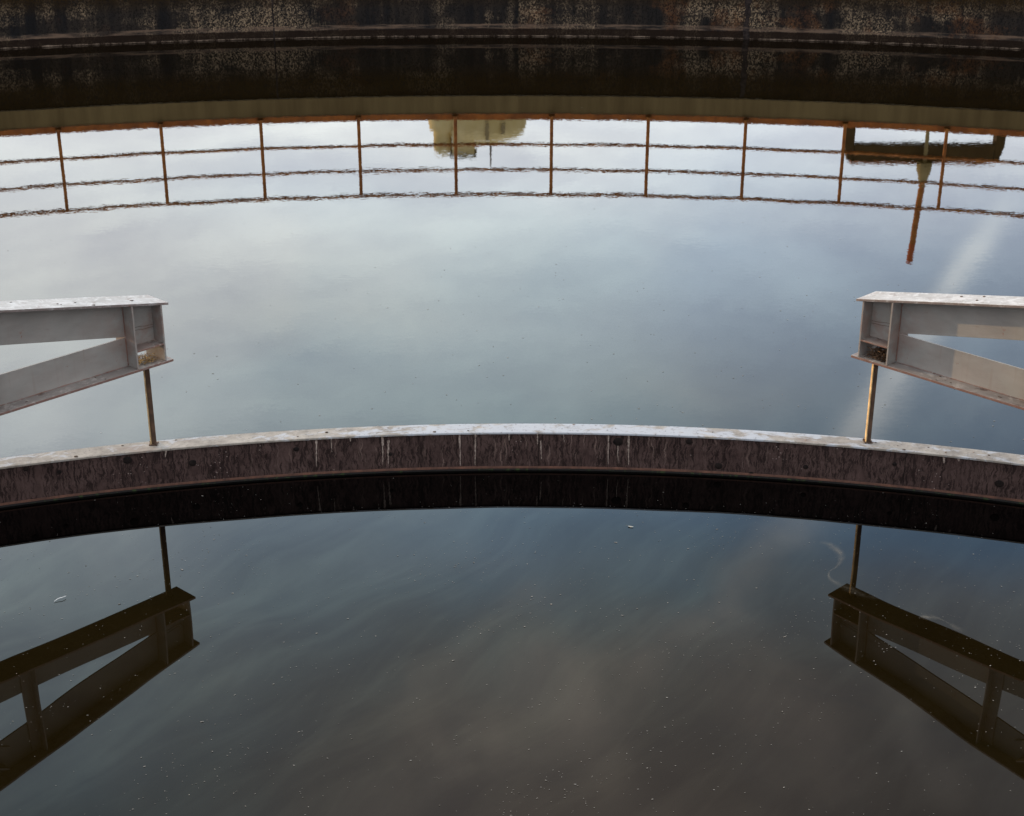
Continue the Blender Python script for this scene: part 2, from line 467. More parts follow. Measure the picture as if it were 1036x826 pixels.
for nm, z, rad in (('top_rail', TOPZ, .026), ('middle_rail', 1.8775, .023), ('middle_rail', 1.5111, .023)):
    bm = bmesh.new()
    pts = []
    for i in range(-160, 161):
        a = A0 + DA * 11.6 * i / 160
        pts.append(pol(R_P, a, z + .004 * math.sin(i * .37 + z * 9)))
    tube(bm, pts, rad, 8)
    child(nm, bm, M['rail'], rl, smooth=True)

# ------------------------------------------------------------------ scum baffle ring
ring = empty('baffle_ring', (TC[0], TC[1], 0))
tag(ring, 'brown steel baffle ring with streaked face and dropping covered top standing in the water', 'baffle')
bm = bmesh.new()   # top plate with a shallow overhang
lathe_arc(bm, [(R_RING - .004, RING_TOP - .010), (R_RING - .004, RING_TOP - .002), (R_RING - .001, RING_TOP), (R_RING + RING_W, RING_TOP), (R_RING + RING_W, RING_TOP - .010)], 0, 2 * PI, 900, closed=True)
child('top_plate', bm, M['ringtop'], ring)
bm = bmesh.new()
lathe_arc(bm, [(R_RING + .004, .022), (R_RING + .004, RING_TOP - .0105)], 0, 2 * PI, 900)
child('face_plate', bm, M['ringface'], ring)
bm = bmesh.new()
lathe_arc(bm, [(R_RING + RING_W - .012, -.4), (R_RING + RING_W - .012, RING_TOP - .0105)], 0, 2 * PI, 720)
child('back_plate', bm, M['ringface'], ring)
bm = bmesh.new()
lathe_arc(bm, [(R_RING + .0035, .024), (R_RING - .006, .023), (R_RING - .006, .0145), (R_RING + .0035, .013)], 0, 2 * PI, 900)
child('bottom_lip', bm, M['lip'], ring)
bm = bmesh.new()
lathe_arc(bm, [(R_RING + .0032, .0125), (R_RING + .0032, -.4)], 0, 2 * PI, 720)
child('submerged_skirt', bm, M['slime'], ring)

# camera model used to turn measured picture points into world points
def ray(x, y):
    px, py = x - 518, y - 413
    cr, sr = math.cos(.0012), math.sin(.0012)
    a = px * cr + py * sr; b_ = -px * sr + py * cr
    c, s = math.cos(PITCH), math.sin(PITCH); u = -b_ / FPX
    return Vector((a / FPX, c + u * s, -s + u * c))
def on_water(x, y):
    d = ray(x, y); t = -CAM_H / d.z
    return Vector((0, 0, CAM_H)) + d * t
def on_ring(x, y, r=R_RING):
    """azimuth and height of a picture point on the ring's inner face"""
    d = ray(x, y); ox, oy = -TC[0], -TC[1]
    A = d.x ** 2 + d.y ** 2; B = 2 * (ox * d.x + oy * d.y); Cc = ox * ox + oy * oy - r * r
    t = (-B + math.sqrt(B * B - 4 * A * Cc)) / (2 * A)
    p = Vector((0, 0, CAM_H)) + d * t
    return math.atan2(p.x - TC[0], p.y - TC[1]), p.z
for (x, y, s) in ((26, 475, 5), (129, 466, 8), (195, 469, 7), (60, 478, 4), (625.5, 447.5, 9), (697, 447.5, 6), (727, 472, 7), (815, 473, 5), (1011, 490, 8), (300, 455, 5), (395, 460, 4), (905, 470, 4), (760, 480, 5)):
    a, z = on_ring(x, y)
    bm = bmesh.new(); seg = 14; rad = s / 190. / 2
    cs = []
    for (rr, dr) in ((1., 0.0), (.85, .003), (.4, .0045)):
        cs.append([bm.verts.new(pol(R_RING + .0032 - dr, a + rad * rr * math.sin(2 * PI * k / seg) / R_RING * (1 + .2 * random.random()), z + rad * rr * math.cos(2 * PI * k / seg))) for k in range(seg)])
    for p, q in zip(cs, cs[1:]):
        for k in range(seg): bm.faces.new((p[k], p[(k + 1) % seg], q[(k + 1) % seg], q[k]))
    bm.faces.new(cs[-1])
    child('bolt_head', bm, M['bolt'], ring)
for (x, y) in ((545, 456), (176, 475), (915, 475)):
    a, z = on_ring(x, y); w = .0016
    bm = bmesh.new()
    for (r0, z0, z1) in ((R_RING + .0022, .0225, RING_TOP - .011),):
        q = [pol(r0, a - w / R_RING, z0), pol(r0, a + w / R_RING, z0), pol(r0, a + w / R_RING, z1), pol(r0, a - w / R_RING, z1)]
        bm.faces.new([bm.verts.new(p) for p in q])
    if True: q = []
    else: q = [pol(R_RING - .004, a - w / R_RING, RING_TOP + .0012), pol(R_RING - .004, a + w / R_RING, RING_TOP + .0012), pol(R_RING + RING_W, a + w / R_RING, RING_TOP + .0012), pol(R_RING + RING_W, a - w / R_RING, RING_TOP + .0012)]
    if q: bm.faces.new([bm.verts.new(p) for p in q])
    child('plate_joint', bm, M['bolt'], ring)
# pale dropping runs down the face
for (x, y0, y1, w) in ((320, 446, 473, 2.2), (335, 444, 458, 1.4), (354, 442, 447, 3), (387, 442, 470, 2.2), (393, 446, 470, 2.6), (465, 439, 474, 2.2), (481, 438.5, 474, 2.0), (544, 438, 450, 2.), (547, 446, 465, 1.8), (515, 439, 446, 2), (615.5, 440, 471, 1.8), (636, 440, 471, 2.2), (625, 450, 470, 1.4), (168, 456, 463, 2), (955, 462, 469, 3), (970, 463, 467, 4), (570, 440, 448, 1.2)):
    bm = bmesh.new(); n_ = 14; L = []; Rr = []; drift = random.uniform(-1, 1)
    for i in range(n_ + 1):
        f = i / n_
        a, z = on_ring(x + drift * f + random.uniform(-.25, .25), y0 + (y1 - y0) * f)
        z = min(z, RING_TOP - .012); z = max(z, .031)
        ww = w / 190. / 2 * (.95 - .6 * f) * random.uniform(.55, 1.25)
        if i == n_: ww *= .3
        L.append(bm.verts.new(pol(R_RING + .0015, a - ww / R_RING, z))); Rr.append(bm.verts.new(pol(R_RING + .0015, a + ww / R_RING, z)))
    for i in range(n_): bm.faces.new((L[i], Rr[i], Rr[i + 1], L[i + 1]))
    child('dropping_run', bm, M['chalk'], ring)
# little lumps on the top plate
for i in range(70):
    a = random.uniform(-.30, .32); r = R_RING + random.uniform(.01, RING_W - .01)
    bm = bmesh.new(); s = random.uniform(.003, .009)
    bmesh.ops.create_icosphere(bm, subdivisions=1, radius=s)
    p = Vector(pol(r, a, RING_TOP + s * .1))
    for v in bm.verts:
        v.co = Vector((v.co.x * random.uniform(.8, 1.7), v.co.y * random.uniform(.8, 1.4), v.co.z * .5)) + p
    if i < 24: child('dirt_clump', bm, M['clump'] if i % 3 else M['chalk'], ring)
    else: bm.free()

# ------------------------------------------------------------------ trusses
def truss(name, label, tip, d, sgn, tz, rod_xy, ring_z):
    """tip = near bottom corner of the end; d = horizontal direction away from the tip.
       local x = along, local y = away from the camera across the flange."""
    d = Vector((d[0], d[1], 0)).normalized()
    across = Vector((0, 0, 1)).cross(d) * sgn
    root = empty(name, (tip[0], tip[1], 0))
    rot = Matrix((( d.x, across.x, 0), (d.y, across.y, 0), (0, 0, 1))).to_4x4()
    tag(root, label, 'truss', 'tapering steel trusses over the baffle ring')
    W = .175; YC = W / 2; FT = .013; WT = .010
    ZB = tz; SL = .207; LEN = 4.2
    def zt(u): return ZB + .314 + SL * u            # top of top flange
    def part(nm, bm, m, bev=.0018, parent=None):
        me_o = obj(nm, bm, m, None)
        me_o.parent = parent or root
        if parent is None:
            me_o.matrix_local = rot
        if bev:
            md = me_o.modifiers.new('bevel', 'BEVEL'); md.width = bev; md.segments = 2; md.limit_method = 'ANGLE'
        return me_o
    def sub(bm, cuts=1):
        pass
    # bottom chord
    bm = bmesh.new(); nseg = 40
    def strip(bm, u0, u1, y0, y1, zl, zh, n=30, jit=0.):
        prev = None
        for i in range(n + 1):
            u = u0 + (u1 - u0) * i / n
            j = random.uniform(-jit, jit)
            q = [bm.verts.new((u, y0 + j, zl(u))), bm.verts.new((u, y1 + j, zl(u))), bm.verts.new((u, y1 + j, zh(u))), bm.verts.new((u, y0 + j, zh(u)))]
            if prev:
                for k in range(4): bm.faces.new((prev[k], q[k], q[(k + 1) % 4], prev[(k + 1) % 4]))
            else: bm.faces.new(q)
            prev = q
        bm.faces.new(prev[::-1])
    strip(bm, 0, LEN, 0, W, lambda u: ZB, lambda u: ZB + FT, 60, .0007)
    part('bottom_flange', bm, M['ledge'])
    bm = bmesh.new()
    strip(bm, .0, LEN, 0, W, lambda u: zt(u) - FT, lambda u: zt(u), 60, .0007)
    part('top_flange', bm, M['top'])
    # webs (tee stems)
    bm = bmesh.new(); e = .001
    strip(bm, .213, LEN, YC - WT / 2, YC + WT / 2, lambda u: ZB + FT + e, lambda u: ZB + .163, 30)
    WM = M['web_sunlit'] if sgn > 0 else M['web']
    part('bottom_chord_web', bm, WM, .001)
    bm = bmesh.new()
    strip(bm, .213, LEN, YC - WT / 2, YC + WT / 2, lambda u: max(ZB + .1645, zt(u) - .192), lambda u: zt(u) - FT - e, 30)
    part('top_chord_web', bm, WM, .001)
    # end bay: web above shelf, shelf, end plate, stiffener
    SH = ZB + .100
    bm = bmesh.new()
    hexa(bm, [(.047, YC - WT / 2, SH + .009), (.202, YC - WT / 2, SH + .009), (.202, YC + WT / 2, SH + .009), (.047, YC + WT / 2, SH + .009),
              (.047, YC - WT / 2, zt(.047) - FT - e), (.202, YC - WT / 2, zt(.202) - FT - e), (.202, YC + WT / 2, zt(.202) - FT - e), (.047, YC + WT / 2, zt(.047) - FT - e)])
    part('end_web', bm, M['web'], .001)
    bm = bmesh.new(); boxm(bm, .0465, .2025, .004, W - .004, SH, SH + .008)
    part('shelf_plate', bm, M['ledge'], .001)
    for nm, ua, ub in (('end_plate', .037, .046), ('stiffener', .203, .212)):
        bm = bmesh.new()
        if nm == 'end_plate': ya, yb = .004, W - .004
        else: ya, yb = .003, W - .003
        hexa(bm, [(ua, ya, ZB + FT + e), (ub, ya, ZB + FT + e), (ub, yb, ZB + FT + e), (ua, yb, ZB + FT + e),
                  (ua, ya, zt(ua) - FT - e), (ub, ya, zt(ub) - FT - e), (ub, yb, zt(ub) - FT - e), (ua, yb, zt(ua) - FT - e)])
        part(nm, bm, M['web'], .0012)
    # weld seam lines across the end web
    bm = bmesh.new()
    for k in range(2):
        pts = [(.05 + .15 * i / 12, YC - WT / 2 - .001, ZB + .178 + k * .012 + (.0012 * math.sin(i * 1.1 + k)) + .018 * i / 12 * (1 if k else .6)) for i in range(13)]
        tube(bm, pts, .0009, 5)
    part('weld_seam', bm, M['rod'], 0)
    # verticals and diagonals: angle sections (flat leg + outstanding leg)
    def angle(u0, z0, u1, z1, w, nm):
        bm = bmesh.new()
        dx, dz = u1 - u0, z1 - z0; L_ = math.hypot(dx, dz); tx, tz_ = dx / L_, dz / L_; nx, nz = tz_, -tx
        def pr(y0, y1, s0, s1):
            q = []
            for yy in (y0, y1):
                for (uu, zz_, s) in ((u0, z0, s0), (u1, z1, s0), (u1, z1, s1), (u0, z0, s1)):
                    q.append((uu + nx * s, yy, zz_ + nz * s))
            hexa(bm, q)
        yf = YC - WT / 2 - .002
        pr(yf - .008, yf, -w / 2, w / 2)
        pr(yf - .060, yf - .009, -w / 2, -w / 2 + .008)
        part(nm, bm, M['web'], .0012)
    us = [.985, 1.95, 2.95, 3.95]
    for u in us:
        angle(u, ZB + .018, u, zt(u) - FT - .004, .062, 'upright')
    for ua, ub in zip(us, us[1:]):
        angle(ua + .17, zt(ua + .17) - .10, ub - .16, ZB + .10, .10, 'diagonal')
    # rod down to the ring: rusty angle bar
    inv = rot.inverted()
    lr = inv @ Vector((rod_xy[0] - tip[0], rod_xy[1] - tip[1], 0))
    g = .0145; t_ = .005
    bm = bmesh.new()
    z0, z1 = ring_z - .002, ZB - .001
    # legs oriented to world axes: one leg faces the left bank, the other the bridge
    def wbox(x0, x1, y0, y1):
        q = []
        for zz_ in (z0, z1):
            for (x, y) in ((x0, y0), (x1, y0), (x1, y1), (x0, y1)):
                p = inv @ Vector((rod_xy[0] - tip[0] + x, rod_xy[1] - tip[1] + y, zz_)); q.append(p)
        hexa(bm, q)
    wbox(-g + t_ + .0004, g, g - t_ - .012, g - .012)
    hr = part('hanger_rod', bm, M['rod'], .0008)
    bm = bmesh.new()
    wbox(-g, -g + t_, -g, g)
    part('rod_flange', bm, M['rod_sunlit'], .0008, parent=hr)
    for zz_, hh, nm in ((ring_z, .006, 'foot_plate'), (ZB - .0075, .006, 'cap_plate')):
        bm = bmesh.new(); q = []
        for z_ in (zz_ + .0004, zz_ + hh):
            for t in range(4):
                a_ = PI / 4 + t * PI / 2
                q.append(inv @ Vector((rod_xy[0] - tip[0] + .030 * math.cos(a_), rod_xy[1] - tip[1] + .030 * math.sin(a_), z_)))
        hexa(bm, q)
        part(nm, bm, M['rod'], .0006, parent=hr)
    for (ox, oy) in ((.012, -.013), (-.019, .012)):
        bm = bmesh.new()
        tube(bm, [inv @ Vector((rod_xy[0] - tip[0] + ox, rod_xy[1] - tip[1] + oy, ring_z + .0062)), inv @ Vector((rod_xy[0] - tip[0] + ox, rod_xy[1] - tip[1] + oy, ring_z + .013))], .006, 6)
        part('nut', bm, M['rod'], 0, parent=hr)
    # weld bead down the stiffener
    bm = bmesh.new()
    for (u_, side) in ((.2145, 1), (.2015, -1)):
        pts = [(u_, YC - WT / 2 - .003, ZB + (.115 if side < 0 else .02) + (.20 if side < 0 else .30) * i / 24) for i in range(25)]
        tube(bm, pts, [.0028 + random.uniform(-.0006, .0006) for _ in pts], 6)
        part('weld_bead', bm, M['ledge'], 0)
        bm = bmesh.new()
    pts = [(.22 + 2.4 * i / 140, YC - WT / 2 - .002, ZB + FT + .002) for i in range(141)]
    tube(bm, pts, [.0026 + random.uniform(-.0008, .0008) for _ in pts], 5)
    part('weld_bead', bm, M['ledge'], 0)
    # column that carries the far end
    bm = bmesh.new()
    for y0, y1, x0, x1 in ((0, .012, LEN - .25, LEN - .05), (W - .012, W, LEN - .25, LEN - .05), (.0125, W - .0125, LEN - .156, LEN - .144)):
        boxm(bm, x0, x1, y0, y1, -.6, ZB - .001)
    part('column', bm, M['web'])
    # dirt lumps on flanges
    for i in range(16):
        u = random.uniform(.02, 2.2); yy = random.uniform(.01, W - .01); top = i % 2
        bm = bmesh.new(); s = random.uniform(.003, .008)
        bmesh.ops.create_icosphere(bm, subdivisions=1, radius=s)
        zz_ = zt(u) + .0005 if top else ZB + FT + .0005
        if not top: yy = random.uniform(.006, YC - .02)
        st = random.uniform(1, 2.6)
        for v in bm.verts: v.co = Vector((v.co.x * st, v.co.y, v.co.z * .6)) * random.uniform(.85, 1.15) + Vector((u, yy, zz_))
        part('dirt_clump', bm, M['clump'], 0)
    return root, rot, (W, YC, ZB, FT, SH)

TL = truss('steel_truss', 'grey steel truss reaching in from the left, its lower end bay glowing gold', (-1.712, 7.160), (-.680, -.733), -1, .682, (-1.853, 7.155), RING_TOP)
TR = truss('steel_truss', 'grey steel truss reaching in from the right with dark twigs in its end bay', (1.722, 7.205), (.693, -.720), 1, .690, (1.850, 7.195), RING_TOP)

# nests of twigs lodged in the lower end bays
def nest(T, label, nn, zspan, seed, tm):
    root, rot, (W, YC, ZB, FT, SH) = T
    rnd = random.Random(seed)
    bm = bmesh.new()
    z0 = ZB + FT
    for i in range(nn):
        c = Vector((rnd.uniform(.075, .18), rnd.uniform(.03, W - .03), z0 + abs(rnd.gauss(0, .4)) * zspan))
        dr = Vector((rnd.uniform(-1, 1), rnd.uniform(-1, 1), rnd.uniform(-.25, .35))).normalized()
        L = rnd.uniform(.015, .05); pts = []
        for k in range(4):
            p = c + dr * (L * (k / 3 - .5)) + Vector((rnd.uniform(-1, 1), rnd.uniform(-1, 1), rnd.uniform(-.5, 1))) * .006
            p.x = min(max(p.x, .05), .199); p.y = min(max(p.y, .008), W - .008); p.z = min(max(p.z, z0 + .0015), SH - .002)
            pts.append(p)
        tube(bm, pts, rnd.uniform(.0008, .0022), 4)
    bmesh.ops.transform(bm, matrix=Matrix.Translation(root.location) @ rot, verts=bm.verts)
    o = obj('twig_nest', bm, tm)
    tag(o, label, 'bird nest')
nest(TL, 'small pile of dry twigs lit gold inside the left truss end', 75, .03, 3, M['twig_sunlit'])
nest(TR, 'dark tangle of twigs packed inside the right truss end', 330, .075, 9, M['twig'])

# ------------------------------------------------------------------ things afloat
# feather
p = on_water(61, 607)
bm = bmesh.new()
L = []; Rr = []; Cc = []
for i in range(13):
    f = i / 12; s = (f - .5) * .046
    w = .0022 * math.sin(PI * min(1, f * .93 + .05)) ** .6 + .0004
    cx_ = s * .93; cy_ = s * .95 + .004 * math.sin(f * 6.3)
    zc = .003 + .004 * math.sin(f * PI) + .004 * f
    Cc.append(bm.verts.new((cx_, cy_, zc + .0015)))
    L.append(bm.verts.new((cx_ - w * .7, cy_ + w, zc))); Rr.append(bm.verts.new((cx_ + w * .7, cy_ - w, zc)))
for i in range(12):
    bm.faces.new((L[i], Cc[i], Cc[i + 1], L[i + 1])); bm.faces.new((Cc[i], Rr[i], Rr[i + 1], Cc[i + 1]))
o = obj('feather', bm, M['feather'], loc=(p.x, p.y, .001)); tag(o, 'small curled white feather floating inside the ring at far left', 'feather')
# small pale leaf near the ring's reflection
p = on_water(638, 533.5)
bm = bmesh.new(); vs = []
for k in range(12):
    t = 2 * PI * k / 12; vs.append(bm.verts.new((.014 * math.cos(t), .005 * math.sin(t) * (1 + .3 * math.cos(3 * t)) - .004 * math.cos(t), .003 + .002 * math.cos(t * 2))))
c0 = bm.verts.new((0, 0, .006))
for k in range(12): bm.faces.new((vs[k], vs[(k + 1) % 12], c0))
o = obj('leaf', bm, M['leaf'], loc=(p.x, p.y, .001)); tag(o, 'tiny pale leaf floating just in front of the ring, right of centre', 'leaf')

def flecks(name, label, items, m):
    bm = bmesh.new()
    for (x, y, s, el, an) in items:
        k = random.choice((4, 5, 6)); vs = []
        for i in range(k):
            t = 2 * PI * i / k + random.uniform(-.3, .3)
            q = (s * el * math.cos(t) * random.uniform(.7, 1.2), s * math.sin(t) * random.uniform(.7, 1.2))
            vs.append(bm.verts.new((x + q[0] * math.cos(an) - q[1] * math.sin(an), y + q[0] * math.sin(an) + q[1] * math.cos(an), .0018)))
        c = bm.verts.new((x, y, .0018 + s * .35))
        for i in range(k): bm.faces.new((vs[i], vs[(i + 1) % k], c))
    o = obj(name, bm, m); tag(o, label, 'scum', kind='stuff'); return o
items = []
tries = 0
while len(items) < 4600 and tries < 120000:
    tries += 1
    x = random.uniform(-3.6, 3.6); y = random.uniform(3.6, 7.25)
    if math.hypot(x - TC[0], y - TC[1]) > R_RING - .03: continue
    q_ = Vector((x * .8 + y * .8, (y - x) * 2.6, 3.3))
    dens = .10 + 1.3 * max(0, mnoise.noise(q_ * .9) + .1) ** 1.3 + .5 * max(0, mnoise.noise(Vector((x * 6, y * 6, 1.1))) - .1)
    if math.hypot(x - TC[0], y - TC[1]) > 7.6: dens *= .25
    if random.random() > dens: continue
    s = .0008 * math.exp(random.gauss(0, .45)) + .0003
    if random.random() < .035: s *= 1.9
    items.append((x, y, min(s, .006), random.uniform(1, 2.8), random.gauss(0, .4)))
# line of flecks caught along the inside of the ring's reflection edge
for i in range(420):
    a = random.gauss(.05, .24)
    r = 7.64 + random.gauss(0, .05)
    items.append((TC[0] + r * math.sin(a), TC[1] + r * math.cos(a), random.uniform(.0006, .0015), random.uniform(1, 2), 0))
flecks('floating_flecks', 'scatter of tiny pale scum flecks on the water inside the ring', items, M['fleck'])
items = []
for i in range(420):
    r = R_RING + .15 + abs(random.gauss(0, 3.2)); a = random.gauss(.1, .22)
    items.append((TC[0] + r * math.sin(a), TC[1] + r * math.cos(a), random.uniform(.0015, .004), random.uniform(1, 2.5), random.gauss(0, .3)))
flecks('floating_specks', 'thin scatter of tiny specks on the open water beyond the ring', items, M['fleck'])

# pale film of scum curling on the water by the right truss's reflection
def m_film():
    m, n, b = mat('thin_scum_film')
    uv = uvco(n); s = n.sep(uv)
    P = geo(n)['Position']
    ed = n.math('SUBTRACT', 1., n.math('ABSOLUTE', n.math('SUBTRACT', n.math('MULTIPLY', s[1], 2.), 1.)))
    ln = n.math('MULTIPLY', n.mr(s[0], 0, .12), n.mr(s[0], .6, 1., 1., 0.))
    a = n.math('MULTIPLY', n.math('MULTIPLY', n.math('POWER', ed, 1.6), ln), n.mr(n.noise(P, 22, 4, .7, .5), .30, .75))
    b.inputs['Base Color'].default_value = (.30, .28, .24, 1); b.inputs['Roughness'].default_value = .8
    b.inputs['Specular IOR Level'].default_value = 0.
    n.l.new(n.math('MULTIPLY', a, .30), b.inputs['Alpha'])
    return m
film = m_film()
def ribbon(pix, w0, label):
    P_ = [on_water(*q) for q in pix]
    fine = []
    for i in range(len(P_) - 1):
        p0, p1, p2, p3 = P_[max(i - 1, 0)], P_[i], P_[i + 1], P_[min(i + 2, len(P_) - 1)]
        for k in range(8):
            t = k / 8
            fine.append(.5 * ((2 * p1) + (p2 - p0) * t + (2 * p0 - 5 * p1 + 4 * p2 - p3) * t * t + (3 * p1 - p0 - 3 * p2 + p3) * t ** 3))
    fine.append(P_[-1])
    bm = bmesh.new(); uvl = bm.loops.layers.uv.verify(); prev = None
    for i, p in enumerate(fine):
        t = (fine[min(i + 1, len(fine) - 1)] - fine[max(i - 1, 0)]).normalized(); nn = Vector((-t.y, t.x, 0))
        f = i / (len(fine) - 1); w = w0 * (.6 + .5 * math.sin(f * 9))
        q = (bm.verts.new((p + nn * w).to_tuple()[:2] + (.0012,)), bm.verts.new((p - nn * w).to_tuple()[:2] + (.0012,)), f)
        if prev:
            fc = bm.faces.new((prev[0], q[0], q[1], prev[1]))
            for lp, uv in zip(fc.loops, ((prev[2], 0), (f, 0), (f, 1), (prev[2], 1))): lp[uvl].uv = uv
        prev = q
    o = obj('scum_streak', bm, film); tag(o, label, 'scum', kind='stuff')
ribbon([(828, 549), (838, 551), (847, 557), (851, 566), (846, 574), (839, 579), (840, 586), (850, 592), (868, 600), (890, 607)], .034, 'pale scum film curling on the water beside the right truss reflection')
ribbon([(930, 624), (948, 626), (962, 632), (975, 641)], .03, 'faint scum film along the right truss reflection')

# ------------------------------------------------------------------ beyond the wall (seen only mirrored in the pool)
# portal frame + mast
YG = 35.; GZ = .95
gr = empty('portal_frame', (9.6, YG, GZ))
tag(gr, 'dark steel portal frame on two legs, mirrored upside down near the right edge', 'gantry')
def gpart(nm, build, m, par=None, origin=gr):
    bm = bmesh.new(); build(bm); o = child(nm, bm, m, origin)
    if par is not None: pass
    return o
gpart('girder', lambda bm: (hexa(bm, [(7.96, YG - .15, 4.58), (11.24, YG - .15, 4.58), (11.24, YG + .15, 4.58), (7.96, YG + .15, 4.58),
                                     (7.98, YG - .15, 4.97), (11.20, YG - .15, 4.97), (11.20, YG + .15, 4.97), (7.98, YG + .15, 4.97)]),), M['gantry'])
gpart('cap_strip', lambda bm: boxm(bm, 7.90, 11.28, YG - .19, YG + .19, 4.972, 5.03), M['kerb'])
for x0, x1, xo in ((7.74, 7.955, 7.90), (11.245, 11.46, 11.26)):
    def leg(bm, x0=x0, x1=x1):
        left = x0 < 9
        xt0, xt1 = (x0 + .10, x1) if left else (x0, x1 - .10)
        hexa(bm, [(x0, YG - .13, GZ - .1), (x1, YG - .13, GZ - .1), (x1, YG + .13, GZ - .1), (x0, YG + .13, GZ - .1),
                  (x0, YG - .13, 4.62), (x1, YG - .13, 4.62), (x1, YG + .13, 4.62), (x0, YG + .13, 4.62)])
        hexa(bm, [(x0, YG - .13, 4.622), (x1, YG - .13, 4.622), (x1, YG + .13, 4.622), (x0, YG + .13, 4.622),
                  (xt0, YG - .13, 4.97), (xt1, YG - .13, 4.97), (xt1, YG + .13, 4.97), (xt0, YG + .13, 4.97)])
    gpart('leg', leg, M['gantry'])
mx, my = 9.56, YG - .40
ms = empty('mast', (mx, my, GZ)); tag(ms, 'tall thin mast with flared collar and sunlit red tip, standing before the portal frame', 'mast')
gpart('pole', lambda bm: tube(bm, [(mx, my, 5.3), (mx - .085, my, 6.90)], .072, 12), M['rail'], origin=ms)
gpart('lower_pole', lambda bm: tube(bm, [(mx, my, GZ - .1), (mx, my, 4.93)], .045, 12), M['creamd'], origin=ms)
gpart('tip', lambda bm: tube(bm, [(mx - .085, my, 6.901), (mx - .11, my, 7.36)], .075, 12), M['tip_sunlit'], origin=ms)
gpart('collar', lambda bm: tube(bm, [(mx, my, 4.93), (mx, my, 5.02), (mx, my, 5.14), (mx, my, 5.30), (mx, my, 5.46)], [.175, .175, .165, .11, .074], 16), M['creamd'], origin=ms)

# cream tower
YT = 70.
tk = empty('water_tower', (-1.8, YT, .9)); tag(tk, 'cream tower with rounded shoulder and roof aerial, mirrored left of centre', 'tower')
def drum(bm):
    prof = [(2.0, .7), (2.0, 11.7), (1.92, 11.95), (1.72, 12.15), (1.35, 12.32), (.9, 12.45), (.4, 12.52), (.01, 12.54)]
    lathe_arc(bm, prof, 0, 2 * PI, 48, centre=(-1.35, YT))
gpart('drum', drum, M['cream'], origin=tk)
gpart('stair_tower', lambda bm: tube(bm, [(-3.2, YT - 1., .7), (-3.2, YT - 1., 12.72), (-3.2, YT - 1., 12.85)], [.42, .42, .34], 24), M['cream'], origin=tk)
gpart('machine_room', lambda bm: (boxm(bm, -2.75, -1.75, YT - 1.6, YT - .2, 11.6, 12.80),), M['cream'], origin=tk)
gpart('balcony', lambda bm: (tube(bm, [(-3.2, YT - 1., 11.0), (-3.2, YT - 1., 11.3), (-3.2, YT - 1., 11.75)], [.66, .66, .58], 24),), M['cream'], origin=tk)
gpart('roof_slab', lambda bm: (boxm(bm, -2.85, -1.65, YT - 1.7, YT - .1, 12.805, 12.88),), M['roofm'], origin=tk)
gpart('aerial', lambda bm: tube(bm, [(-1.0, YT - 1.0, 12.3), (-1.0, YT - 1.0, 13.5)], [.05, .03], 6), M['gantry'], origin=tk)
gpart('window', lambda bm: boxm(bm, -1.22, -1.06, YT - 2.06, YT - 1.9, 11.2, 12.05), M['glass'], origin=tk)
gpart('window', lambda bm: boxm(bm, -.50, -.32, YT - 1.92, YT - 1.6, 11.3, 11.75), M['glass'], origin=tk)

# ------------------------------------------------------------------ sky
SUN_AZ, SUN_EL = -58., 8.
w = bpy.data.worlds.new('World'); sc.world = w; w.use_nodes = True
n = N(w.node_tree); w.node_tree.nodes.clear()
out = n.new('ShaderNodeOutputWorld')
D = n.new('ShaderNodeTexCoord').outputs['Generated']
sx, sy, sz = n.sep(D)
az = n.math('MULTIPLY', n.math('ARCTAN2', sx, sy), 180 / PI)
el = n.math('MULTIPLY', n.math('ARCSINE', sz), 180 / PI)
def s2l(c): c /= 255; return c / 12.92 if c < .04045 else ((c + .055) / 1.055) ** 2.4
def fres(e):
    i = R(90 - e); t = math.asin(math.sin(i) / 1.333)
    rs = (math.sin(i - t) / math.sin(i + t)) ** 2; rp = (math.tan(i - t) / math.tan(i + t)) ** 2
    return (rs + rp) / 2
def elof(x, y):
    d = ray(x, y).normalized(); return math.degrees(math.asin(-d.z))
def mdir(x, y):
    d = ray(x, y).normalized(); return Vector((d.x, d.y, -d.z))
SKY = {
 -19.: (60, [(135, (226, 229, 229)), (190, (215, 219, 220)), (240, (207, 210, 210)), (290, (197, 200, 200)), (340, (188, 192, 192)), (430, (176, 182, 184)), (530, (131, 137, 140)), (560, (120, 127, 130)), (600, (109, 118, 121)), (670, (90, 98, 101)), (780, (71, 78, 80)), (826, (63, 69, 70))]),
 -9.: (290, [(128, (226, 230, 232)), (200, (207, 215, 220)), (250, (199, 204, 206)), (320, (183, 189, 188)), (370, (154, 166, 171)), (425, (143, 154, 159)), (540, (99, 109, 117)), (600, (86, 96, 101)), (700, (76, 79, 78)), (826, (69, 68, 65))]),
 0.: (518, [(125, (224, 229, 233)), (170, (212, 219, 226)), (220, (190, 201, 208)), (280, (164, 177, 185)), (340, (158, 170, 176)), (400, (138, 151, 157)), (430, (124, 138, 145)), (525, (90, 104, 116)), (580, (82, 94, 102)), (650, (77, 82, 82)), (720, (77, 75, 71)), (826, (73, 68, 63))]),
 9.: (745, [(128, (220, 226, 232)), (190, (197, 207, 217)), (240, (160, 174, 190)), (275, (152, 166, 181)), (340, (138, 150, 162)), (400, (130, 139, 145)), (430, (114, 125, 133)), (530, (77, 90, 104)), (600, (72, 82, 87)), (700, (71, 70, 67)), (826, (64, 59, 55))]),
 19.: (1000, [(140, (216, 222, 228)), (190, (190, 200, 211)), (240, (156, 168, 183)), (290, (130, 142, 158)), (420, (93, 107, 122)), (560, (66, 77, 90)), (620, (69, 72, 75)), (700, (62, 61, 59)), (826, (54, 51, 49))]),
}
MURK = (.0118, .0076, .0022)
